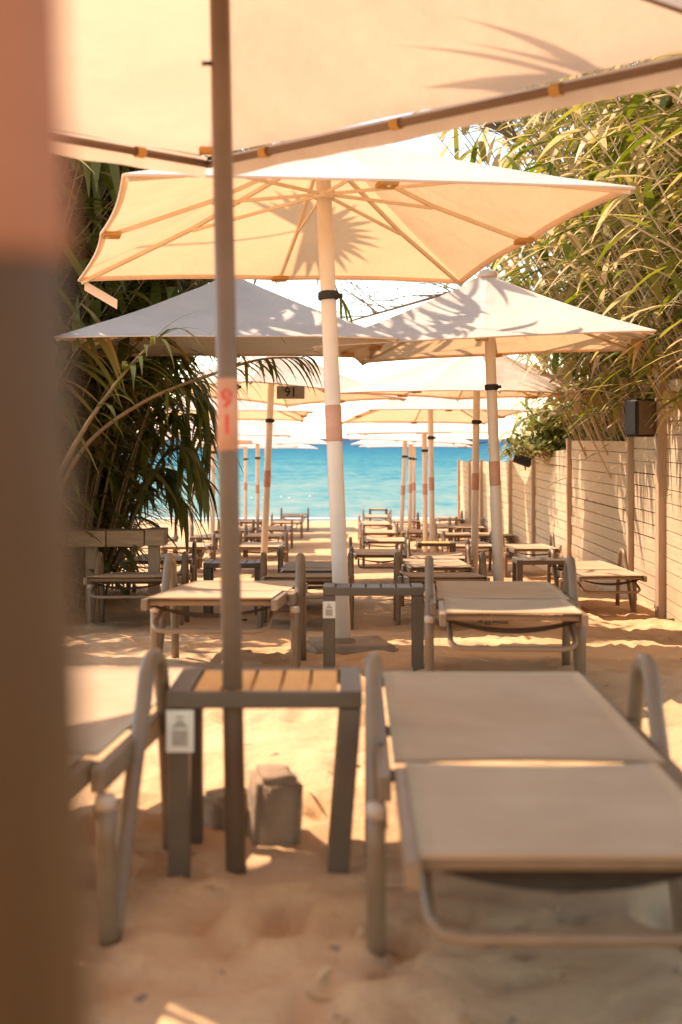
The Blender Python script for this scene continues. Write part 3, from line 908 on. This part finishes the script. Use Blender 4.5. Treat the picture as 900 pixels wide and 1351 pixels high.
speaker((2.50, 11.9, 1.20), .235, .20, .32, .5, 'wall_speaker', 'big black speaker on a bracket at the top of the fence post')
speaker((2.70, 30.6, .92), .42, .25, .2, .2, 'wall_speaker', 'small dark speaker at the far end of the fence, half behind a pole')
fl_ = empty('floodlight', (2.60, 20.3, .74)); tag(fl_, 'small black floodlight on top of the fence under the bush', 'floodlight')
MB().box((0, 0, 0), (.26, .12, .18), Matrix.Rotation(.35, 3, 'Y') @ Matrix.Rotation(-.3, 3, 'X')).build('housing', M['dark'], fl_, smooth=False, bevel=.015)
MB().tube([(0, .06, -.02), (.03, .08, -.10), (.04, .03, -.16)], .012, 6).build('bracket', M['dark'], fl_)

# ------------------------------------------------------------------ timber planter edge at left
pr = empty('planter_box', (-2.4, 11.4, g(11.4)))
tag(pr, 'raised timber planter edge on short posts under the dark reeds at left', 'planter')
m = MB(); rr = random.Random(8)
x = -4.6
while x < -1.45:
    w = rr.uniform(.30, .42); xe = min(x + w, -1.40)
    m.box(((x + xe) / 2, 11.35 + (x + 3) * .05, .235 + rr.uniform(-.006, .006)), (xe - x - .006, .30, .13)); x = xe
o = m.build('top_edge', M['timber'], pr, smooth=False, bevel=.01); o.location = -Vector(pr.location)
for px in (-3.9, -2.9, -2.0, -1.50):
    o = MB().box((px, 11.42, -.20), (.09, .09, .74)).build('post', M['fpost'], pr, smooth=False, bevel=.006); o.location = -Vector(pr.location)
m = MB()
for k in range(3):
    m.box((-3.4, 11.49, .06 - k * .17), (2.3, .03, .155))
o = m.build('side_board', M['timber'], pr, smooth=False); o.location = -Vector(pr.location)

# ------------------------------------------------------------------ reeds
def cane_curve(base, lean, L, bend, n=9):
    """base point, horizontal lean direction, length; bend: final lean angle"""
    p = Vector(base); pts = [p.copy()]
    lean = Vector((lean[0], lean[1], 0)); ln = lean.normalized() if lean.length > 0 else Vector((1, 0, 0))
    a0 = lean.length
    for i in range(n):
        t = (i + .5) / n
        a = a0 + bend * t * t
        d = Vector((0, 0, 1)) * math.cos(a) + ln * math.sin(a)
        p = p + d * (L / n); pts.append(p.copy())
    return pts

def reed_clump(name, label, group, bases, leanf, Lr, bendr, leaf_from, leaf_n, leafL, leafW, tint_f, rnd, mats, cane_r=(.011, .004), droop=(.5, 1.6), cat='reeds', dry=0):
    cx = sum(b[0] for b in bases) / len(bases); cy = sum(b[1] for b in bases) / len(bases)
    org = Vector((cx, cy, g(cy, cx)))
    r = empty(name, org); tag(r, label, cat, group)
    cm = MB(); lm = MB()
    for b in bases:
        L = rnd.uniform(*Lr); lean = leanf(rnd)
        pts = cane_curve((b[0], b[1], g(b[1], b[0]) - .05), lean, L, rnd.uniform(*bendr))
        loc = [p - org for p in pts]
        n = len(loc)
        cm.tube(loc, [lerp(cane_r[0], cane_r[1], i / (n - 1)) * rnd.uniform(.9, 1.1) for i in range(n)], 5, cap=False, tint=rnd.random())
        k0 = rnd.uniform(0, 2 * PI)
        for j in range(leaf_n):
            t = lerp(leaf_from, .99, (j + rnd.random() * .6) / leaf_n)
            f = t * (n - 1); i = min(int(f), n - 2); p = loc[i].lerp(loc[i + 1], f - i)
            wp = p + org
            if wp.x > 0 and wp.x < 3.0 and wp.z < 1.25 and wp.y > 9 : continue
            d = (loc[i + 1] - loc[i]).normalized()
            s = d.orthogonal().normalized(); s.rotate(Quaternion(d, k0 + j * PI + rnd.uniform(-.7, .7)))
            ld = d * rnd.uniform(.5, 1.1) + s
            lm.leaf(p, ld, rnd.uniform(*leafL), rnd.uniform(*leafW), rnd.uniform(*droop), tint_f(rnd, t), 6, fold=rnd.uniform(-.2, .35))
    for _ in range(dry):
        b = (rnd.uniform(3.0, 4.6), rnd.uniform(min(q[1] for q in bases), max(q[1] for q in bases)))
        pts = cane_curve((b[0], b[1], g(b[1], b[0]) + rnd.uniform(.2, .9)), (-rnd.uniform(.35, .95), rnd.uniform(-.35, .1)), rnd.uniform(1.6, 3.4), rnd.uniform(-.35, .55), 5)
        if min(q.x for q in pts) < 1.9 and pts[-1].z < 2.2: continue
        if any(q.x < 2.9 and q.z < 1.6 for q in pts): continue
        cm.tube([q - org for q in pts], [.012, .011, .010, .009, .007, .005], 5, cap=False, tint=rnd.random() * .5)
    cm.build('canes', mats[0], r)['kind'] = 'stuff'
    lm.build('leaves', mats[1], r, smooth=True)['kind'] = 'stuff'
    return r

rd = random.Random(21)
def tint_right(r, t):
    q = r.random()
    if q < .42: return r.uniform(.05, .5)
    if q < .9: return r.uniform(.5, .85)
    return r.uniform(.85, 1)

RIGHT = [
    # y range, x range, count, label
    ((5.6, 7.6), (3.1, 4.3), 85, 'giant reed clump at the right edge, nearest the lens, above the tall fence panel'),
    ((7.6, 9.6), (3.2, 4.5), 95, 'second giant reed clump from the lens, leaning left over the umbrella with a knob'),
    ((9.6, 11.6), (3.3, 4.7), 110, 'tangled giant reed clump just behind the tall fence post'),
    ((11.6, 13.6), (3.3, 4.9), 120, 'dry giant reed clump right behind the big black speaker'),
    ((13.6, 15.8), (3.3, 5.1), 120, 'leaning dry reed canes behind the level fence boards left of the speaker'),
    ((15.8, 18.5), (3.4, 5.2), 110, 'reed clump behind the step in the fence, partly covered by the green bush'),
    ((18.5, 22.0), (3.8, 5.6), 80, 'far reed clump beyond the green bush'),
    ((22.0, 27.0), (3.7, 5.8), 70, 'straw coloured reeds farthest down the fence, beyond the bush'),
]
for yr, xr, n, lab in RIGHT:
    bases = [(rd.uniform(*xr), rd.uniform(*yr)) for _ in range(n)]
    far = yr[0] > 18
    reed_clump('giant_reeds', lab, 'giant reeds along the right fence', bases,
               lambda r: (-r.uniform(.10, .42), r.uniform(-.18, .12)), (1.7, 2.9) if far else (3.2, 6.4), (.05, .45), .36, 22, (.35, .8), (.032, .062),
               tint_right, rd, (M['cane'], M['reed_leaf']), cane_r=(.013, .005), dry=0 if far else 75)
    # dry leaning canes and litter in the lower part belong to the same clumps

# leafy sprays at the near right edge
def tint_dark(r, t):
    return r.uniform(0, .85) if r.random() < .92 else r.uniform(.85, 1)
LEFT = [
    ((10.3, 11.2), (-4.4, -2.5), 110, (2.4, 4.0), 'dark reed clump beside the blurred pole, closest of those on the left'),
    ((11.6, 13.2), (-4.2, -2.1), 170, (3.0, 5.4), 'dense dark reed clump growing from the timber planter'),
    ((13.2, 15.5), (-4.4, -2.3), 140, (2.6, 5.0), 'dark reed clump behind the planter with the sea showing through'),
    ((11.2, 12.8), (-4.6, -2.7), 90, (4.4, 5.8), 'tall reed clump at left arching high over the grey looking umbrella'),
]
for i, (yr, xr, n, Lr, lab) in enumerate(LEFT):
    bases = [(rd.uniform(*xr), rd.uniform(*yr)) for _ in range(n)]
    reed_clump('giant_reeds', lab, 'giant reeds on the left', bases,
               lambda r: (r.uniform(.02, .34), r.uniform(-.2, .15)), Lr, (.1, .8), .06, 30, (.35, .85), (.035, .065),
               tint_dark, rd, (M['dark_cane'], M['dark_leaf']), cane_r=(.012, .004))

# a few long arching stalks with drooping leaves that reach out over the loungers
def stalk(pts, label, leaf_start, n, L, W, rnd, cane_r=(.02, .005), mats=None, hang=1.5):
    P = [Vector(p) for p in pts]
    org = P[0].copy(); org.z = g(P[0].y, P[0].x)
    # smooth Catmull-Rom
    dense = []
    for i in range(len(P) - 1):
        p0 = P[max(i - 1, 0)]; p1 = P[i]; p2 = P[i + 1]; p3 = P[min(i + 2, len(P) - 1)]
        for k in range(8):
            t = k / 8
            dense.append(.5 * (2 * p1 + (p2 - p0) * t + (2 * p0 - 5 * p1 + 4 * p2 - p3) * t * t + (3 * p1 - p0 - 3 * p2 + p3) * t ** 3))
    dense.append(P[-1])
    r = empty('arching_reed', org); tag(r, label, 'reed stalk', 'long reed stalks arching out from the left')
    dn = len(dense)
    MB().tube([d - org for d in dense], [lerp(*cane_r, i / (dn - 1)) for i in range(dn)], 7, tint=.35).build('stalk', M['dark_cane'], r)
    lm = MB()
    for j in range(n):
        t = lerp(leaf_start, 1, j / n) ; f = t * (dn - 1); i = min(int(f), dn - 2)
        p = dense[i].lerp(dense[i + 1], f - i) - org
        d = (dense[i + 1] - dense[i]).normalized()
        s = d.cross(Vector((0, 0, 1))).normalized() * (1 if j % 2 else -1)
        lm.leaf(p, d * rnd.uniform(.3, 1.2) + s * rnd.uniform(.1, .9) + Vector((0, 0, rnd.uniform(-.5, .35))), rnd.uniform(*L), rnd.uniform(*W), hang * rnd.uniform(.7, 1.2), rnd.uniform(0, .7), 6, fold=.15)
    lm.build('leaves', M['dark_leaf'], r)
    return r
def at(px, py, D): return ((px - 450) * D / 1876, D, CAM_Z + (578 - py) * D / 1876)
stalk([at(60, 690, 10.4), at(110, 592, 10.2), at(190, 530, 10.0), at(285, 492, 9.8), at(345, 474, 9.7), at(400, 472, 9.6)],
      'long bare reed stalk arching past the brown pole, leaves drooping at its tip', .45, 46, (.22, .42), (.014, .026), rd)
stalk([at(70, 640, 9.2), at(115, 560, 9.1), at(170, 485, 9.0), at(215, 440, 8.9)], 'short steep reed stalk rising below the grey looking umbrella at far left', .4, 22, (.3, .5), (.018, .03), rd)
stalk([at(150, 760, 12.4), at(190, 640, 12.2), at(225, 560, 12), at(262, 548, 11.8), at(280, 575, 11.7)], 'leafy reed stalk bowing down in front of the sea beside the left pole', .25, 60, (.3, .6), (.02, .038), rd)
stalk([at(140, 740, 12.9), at(175, 660, 12.7), at(205, 620, 12.5), at(235, 622, 12.3)], 'low leafy reed stalk at the end of the timber planter, leaves hanging to the sand', .2, 50, (.3, .6), (.02, .036), rd)
for (b, m1, m2, e, lb) in [((140, 760), (200, 560), (240, 500), (275, 530), 'slim reed stalk with hanging leaves under the left end of the grey looking umbrella'),
                          ((150, 750), (205, 620), (245, 590), (272, 640), 'low bowing reed stalk whose leaf tips hang over the water line'),
                          ((130, 750), (180, 600), (225, 545), (255, 600), 'middle reed stalk of the leafy mass over the planter, bowing right'),
                          ((120, 740), (160, 560), (200, 480), (240, 470), 'upright leafy reed stalk between the long bare stalk and the shaded umbrella'),
                          ((150, 745), (185, 660), (215, 630), (245, 665), 'lowest reed stalk of the mass above the planter end')]:
    dd = 11.9 + rd.uniform(-.4, .9)
    stalk([at(*b, dd), at(*m1, dd - .1), at(*m2, dd - .2), at(*e, dd - .3)], lb, .2, 70, (.25, .6), (.018, .036), rd, cane_r=(.014, .004))
stalk([(-3.4, 12.4, -.4), (-2.9, 12.2, 2.2), (-1.9, 11.9, 3.1), (-1.2, 11.7, 2.85), at(300, 385, 11.6)], 'reed stalk hanging over the top of the grey looking umbrella', .35, 44, (.3, .6), (.02, .036), rd)
stalk([(-3.2, 14.6, -.5), (-2.4, 14.3, 2.6), (-1.2, 14.0, 3.3), (-.4, 13.8, 3.0), at(455, 402, 13.6)], 'reed stalk reaching across the sky gap behind the thick white pole', .55, 34, (.25, .45), (.018, .03), rd)
# high arching sprays whose shade dapples the umbrellas
for q, (y, xe, ze) in enumerate([(11.9, -.9, 4.4), (11.2, -1.7, 4.2), (12.4, -1.5, 4.5), (11.0, -2.2, 4.6), (12.0, -2.3, 4.2), (10.9, -1.0, 4.7), (10.6, -2.6, 4.4), (10.3, -2.4, 3.9)]):
    labs = ['highest reed stalk arching over the aisle above the umbrellas', 'high reed stalk hanging over the left shaded umbrella', 'high reed stalk behind the left shaded umbrella',
            'high reed stalk left above the shaded umbrella', 'leafy reed stalk above the planter at left', 'high reed stalk above the gap between the two middle umbrellas', 'high reed stalk at far left, in front of the shaded umbrella', 'lowest of the high reed stalks at far left, shading the umbrella rim']
    stalk([(-4.4, y + .2, -.4), (-4.0, y + .1, 2.2), (-3.0, y, 4.0), ((xe - 3) / 2, y, ze + .3), (xe, y - .1, ze), (xe + .7, y - .2, ze - .7)], labs[q], .35, 70, (.5, .8), (.05, .08), rd)

# fan palms whose crowns hang above the near umbrellas
def fan_palm(x, y, h, seed, label, lean):
    rnd = random.Random(seed)
    r = empty('fan_palm', (x, y, g(y, x))); tag(r, label, 'palm tree', 'fan palms on the left')
    top = Vector((lean[0], lean[1], h))
    pts = [Vector((0, 0, -.1)).lerp(top, t) + Vector((0, 0, 0)) for t in [i / 10 for i in range(11)]]
    MB().tube(pts, [.13 - .03 * i / 10 + .008 * (i % 2) for i in range(11)], 10).build('trunk', M['trunk'], r)
    lm = MB(); pm = MB()
    for k in range(17):
        a = 1.75 + (2 * PI - 3.5) * k / 15 + rnd.uniform(-.1, .1); el = rnd.uniform(-.35, .9)
        if k == 16: a, el = .0, .0
        d = Vector((math.cos(a) * math.cos(el), math.sin(a) * math.cos(el), math.sin(el)))
        PL = rnd.uniform(.5, .8) if k < 16 else 2.0; c = top + d * PL + Vector((0, 0, -.1))
        pm.tube([top, top + d * PL * .5 + Vector((0, 0, .02)), c], [.014, .01, .008], 5)
        s = d.cross(Vector((0, 0, 1))).normalized()
        for j in range(21):
            b = lerp(-1.9, 1.9, j / 20)
            ld = d * math.cos(b) + s * math.sin(b)
            lm.leaf(c, ld, rnd.uniform(.45, .6) if k == 16 else rnd.uniform(.38, .5), .055, .5, rnd.uniform(0, .6), 4, fold=.2)
    pm.build('petioles', M['cane'], r)['kind'] = 'stuff'
    lm.build('crown', M['dark_leaf'], r)['kind'] = 'stuff'
    return r
fan_palm(-3.86, 9.2, 4.6, 5, 'fan palm outside the left edge, casting its fan shadow on the big cream umbrella', (.45, .0))
stalk([(3.1, 6.6, -.2), (2.7, 6.2, 2.6), (1.7, 5.4, 3.75), (.6, 4.8, 3.7), (-.15, 4.5, 3.3)], 'reed stalk arching over the close canopy, its leaf shadows on the cloth', .5, 40, (.35, .6), (.03, .05), rd)

# ------------------------------------------------------------------ bush and twiggy tree
def bush(x, y, label, seed):
    rnd = random.Random(seed); z = g(y, x)
    r = empty('bush', (x, y, z)); tag(r, label, 'bush')
    st = MB(); lm = MB()
    for k in range(5): st.tube([(.1 * math.cos(k * 1.3), .1 * math.sin(k * 1.3), -.1), (.04 * math.cos(k), .04 * math.sin(k), .6), (0, 0, 1.2)], [.03, .025, .018], 6)
    for k in range(190):
        a = rnd.uniform(0, 2 * PI); el = rnd.uniform(-.25, 1.5); L = rnd.uniform(.5, 1.15)
        d = Vector((math.cos(a) * math.cos(el) * .85 - .12, math.sin(a) * math.cos(el) * .9, math.sin(el)))
        root = Vector((0, 0, 1.15)); pts = [root, root + d * L * .5 + Vector((0, 0, .08)), root + d * L]
        if min(q.z for q in pts) + z < .3 or (pts[2].z + z < .7 and x + pts[2].x < 2.9): continue
        st.tube(pts, [.016, .009, .004], 4, cap=False, tint=rnd.random())
        for j in range(120):
            t = rnd.uniform(.22, 1.02); p = pts[0].lerp(pts[1], t * 2) if t < .5 else pts[1].lerp(pts[2], t * 2 - 1)
            p = p + Vector((rnd.gauss(0, .09), rnd.gauss(0, .09), rnd.gauss(0, .07)))
            if x + p.x < 2.9 and z + p.z < .84: continue
            ld = Vector((rnd.gauss(0, 1), rnd.gauss(0, 1), rnd.gauss(-.1, .7)))
            lm.leaf(p, ld, rnd.uniform(.07, .14), rnd.uniform(.026, .046), .7, rnd.random(), 3)
    st.build('branches', M['cane'], r)['kind'] = 'stuff'
    lm.build('foliage', M['bush_leaf'], r)['kind'] = 'stuff'
bush(3.16, 18.8, 'round green bush spilling over the fence where it steps down', 3)
bush(3.5, 24.5, 'lower olive bush behind the far stretch of the fence', 6)

def bare_tree(label, limbs, seed, x, y, twigs, rad):
    """trunk and long limbs given as world points; fine twigs sprout from the limbs"""
    rnd = random.Random(seed); org = Vector((x, y, g(y, x)))
    r = empty('bare_tree', org); tag(r, label, 'tree')
    tk = MB(); tk.tube([Vector(p) - org for p in limbs[0]], [rad * (1 - .5 * i / (len(limbs[0]) - 1)) for i in range(len(limbs[0]))], 8, tint=.9)
    tk.build('trunk', M['trunk'], r)
    cr = MB()
    def twig(p, d, L, rr, lv):
        q = p + d * L; mid = (p + q) / 2 + Vector((rnd.gauss(0, 1), rnd.gauss(0, 1), rnd.gauss(0, 1))) * L * .06
        cr.tube([p, mid, q], [rr, rr * .8, rr * .55], 4, cap=False)
        if lv < 3:
            for k in range(rnd.choice((2, 3))):
                nd = (d + Vector((rnd.gauss(0, .5), rnd.gauss(0, .5), rnd.gauss(.12, .35)))).normalized()
                twig(mid.lerp(q, rnd.uniform(.2, 1)), nd, L * rnd.uniform(.55, .8), max(rr * .55, .0025), lv + 1)
    for lb in limbs[1:]:
        P = [Vector(p) - org for p in lb]; n = len(P)
        cr.tube(P, [rad * lerp(.42, .14, i / (n - 1)) for i in range(n)], 6, cap=False)
        for k in range(twigs):
            t = rnd.uniform(.25, 1) * (n - 1); i = min(int(t), n - 2); p = P[i].lerp(P[i + 1], t - i)
            d = (P[i + 1] - P[i]).normalized()
            twig(p, (d + Vector((rnd.gauss(0, .4), rnd.gauss(0, .5), abs(rnd.gauss(.5, .5))))).normalized(), rnd.uniform(.35, .7), rad * .12, 0)
    cr.build('crown', M['trunk'], r)['kind'] = 'stuff'
bare_tree('bare twiggy tree behind the fence, thin branches crossing the sky gap',
          [[(3.7, 18.2, -.8), (3.5, 18.2, 1.2), (3.2, 18.1, 2.6), (3.0, 18.0, 4.2)],
           [(3.3, 18.1, 2.3), (2.3, 18.0, 2.95), (1.34, 18.0, 2.86), (.5, 18.0, 2.62), (-.2, 18.0, 2.42)],
           [(3.1, 18.1, 3.2), (2.0, 18.0, 3.5), (1.1, 17.9, 3.25), (.55, 17.9, 3.15)],
           [(3.0, 18.0, 4.0), (2.4, 18.0, 5.0), (1.9, 18.0, 5.6)]], 3, 3.7, 18.2, 22, .075)
bare_tree('greyish bare tree among the reeds above the big cream umbrella',
          [[(3.6, 14.4, -.6), (3.4, 14.4, 1.6), (2.9, 14.3, 3.2), (2.5, 14.2, 4.4)],
           [(3.1, 14.3, 2.6), (2.3, 14.2, 3.6), (1.6, 14.2, 4.1), (1.0, 14.1, 4.3)],
           [(2.7, 14.2, 3.8), (2.0, 14.2, 4.6), (1.6, 14.1, 5.2), (1.2, 14.0, 5.0)]], 8, 3.6, 14.4, 46, .09)

# ------------------------------------------------------------------ small things
rb_ = random.Random(5)
for k in range(11):
    bx = lerp(-7.5, -.5, (k / 10) ** .8) + rb_.uniform(-.25, .25)
    D = 53 + rb_.uniform(-1, 1)
    o = MB().lathe([(.008, -.045), (.032, -.03), (.045, 0), (.036, .025), (.012, .04), (.008, .05)], 10).build('buoy', M['foam'], loc=(bx, D, SEA_Z + .02))
    tag(o, 'small white buoy floating in the line off the beach', 'buoy', 'line of small buoys on the water')
# foam along the waterline
fm = MB()
fm.grid(lambda u, v: (lerp(-12, 12, u), 39.1 + .5 * noise.noise(Vector((u * 20, 0, 0))) + v * (.32 + .2 * noise.noise(Vector((u * 33, 5, 0)))), SEA_Z + .012 + .012 * math.sin(PI * v)), 160, 3)
tag(fm.build('foam', M['foam']), 'thin line of white foam where the sea meets the sand', 'foam', kind='stuff')

# dry reed leaves and bits of cane on the sand
lt = MB(); rl = random.Random(44)
for k in range(260):
    x, y = rl.uniform(-1.6, 2.6), rl.uniform(1.9, 12)
    if k % 3 == 0: x, y = rl.uniform(-.1, 1.2), rl.uniform(2.0, 4.6)
    a = rl.uniform(0, 2 * PI); L = rl.uniform(.02, .10)
    lt.leaf((x, y, ground_z(x, y) + .006), (math.cos(a), math.sin(a), .05), L, rl.uniform(.004, .013), .1, rl.uniform(.74, 1), 3, side=Vector((-math.sin(a), math.cos(a), 0)))
tag(lt.build('leaf_litter', M['reed_leaf']), 'dry reed leaf bits scattered on the sand', 'leaf litter', kind='stuff')

sw = MB(); rw = random.Random(91)  # dark bits added for debris and for the shade inside small sand holes
for k in range(95):
    x, y = rw.uniform(-1.2, 2.4), rw.uniform(1.95, 9.5)
    if k % 3 == 0: x, y = rw.uniform(-.75, 1.1), rw.uniform(1.95, 3.6)
    z = ground_z(x, y); r0 = rw.uniform(.004, .014); a = rw.uniform(0, PI)
    n = len(sw.v); m_ = 9
    for i in range(m_):
        t = 2 * PI * i / m_; q = r0 * rw.uniform(.6, 1.3)
        px, py = q * math.cos(t) * 1.9, q * math.sin(t)
        sw.v.append(Vector((x + px * math.cos(a) - py * math.sin(a), y + px * math.sin(a) + py * math.cos(a), z - .002)))
    sw.v.append(Vector((x, y, z + r0 * .55)))
    for i in range(m_): sw.face([n + i, n + (i + 1) % m_, n + m_], rw.random())
tag(sw.build('dark_bits', M['trunk']), 'small dark bits added on the sand for its debris and shaded holes', 'dark bits', kind='stuff')

# ------------------------------------------------------------------ light, sky, camera
sun_dir = Vector((-.60, .42, 1)).normalized()      # towards the sun
L = bpy.data.lights.new('sun', 'SUN'); L.energy = 3.2; L.angle = math.radians(.53); L.color = (1, .765, .59)
lo = bpy.data.objects.new('sun', L); COL.objects.link(lo)
lo.rotation_euler = (-sun_dir).to_track_quat('-Z', 'Y').to_euler()
w = bpy.data.worlds.new('World'); S.world = w; w.use_nodes = True
nt = w.node_tree; nt.nodes.clear()
sky = nt.nodes.new('ShaderNodeTexSky'); sky.sky_type = 'NISHITA'; sky.sun_disc = False
sky.sun_elevation = math.asin(sun_dir.z); sky.sun_rotation = math.atan2(sun_dir.x, sun_dir.y)
sky.air_density = 1.0; sky.dust_density = .25; sky.ozone_density = 1.0
tn = nt.nodes.new('ShaderNodeMix'); tn.data_type = 'RGBA'; tn.blend_type = 'MULTIPLY'; tn.inputs['Factor'].default_value = 1
tn.inputs['B'].default_value = (1.07, .975, .80, 1)
bg = nt.nodes.new('ShaderNodeBackground'); bg.inputs['Strength'].default_value = .142
wo = nt.nodes.new('ShaderNodeOutputWorld')
nt.links.new(sky.outputs[0], tn.inputs['A']); nt.links.new(tn.outputs['Result'], bg.inputs['Color']); nt.links.new(bg.outputs[0], wo.inputs[0])

cam = bpy.data.cameras.new('camera'); co = bpy.data.objects.new('camera', cam); COL.objects.link(co)
co.location = (0, 0, CAM_Z); co.rotation_euler = (PI / 2, 0, 0)
cam.sensor_fit = 'VERTICAL'; cam.sensor_height = 36; cam.sensor_width = 24; cam.lens = 50; cam.shift_y = -97.5 / 1351
cam.clip_start = .05; cam.clip_end = 20000
cam.dof.use_dof = True; cam.dof.focus_distance = 10.0; cam.dof.aperture_fstop = 2.8
S.camera = co
S.view_settings.view_transform = 'Standard'; S.view_settings.look = 'None'
S.view_settings.exposure = 1.55; S.view_settings.gamma = 1
S.cycles.max_bounces = 8; S.cycles.diffuse_bounces = 5; S.cycles.transmission_bounces = 6
S.cycles.use_denoising = True
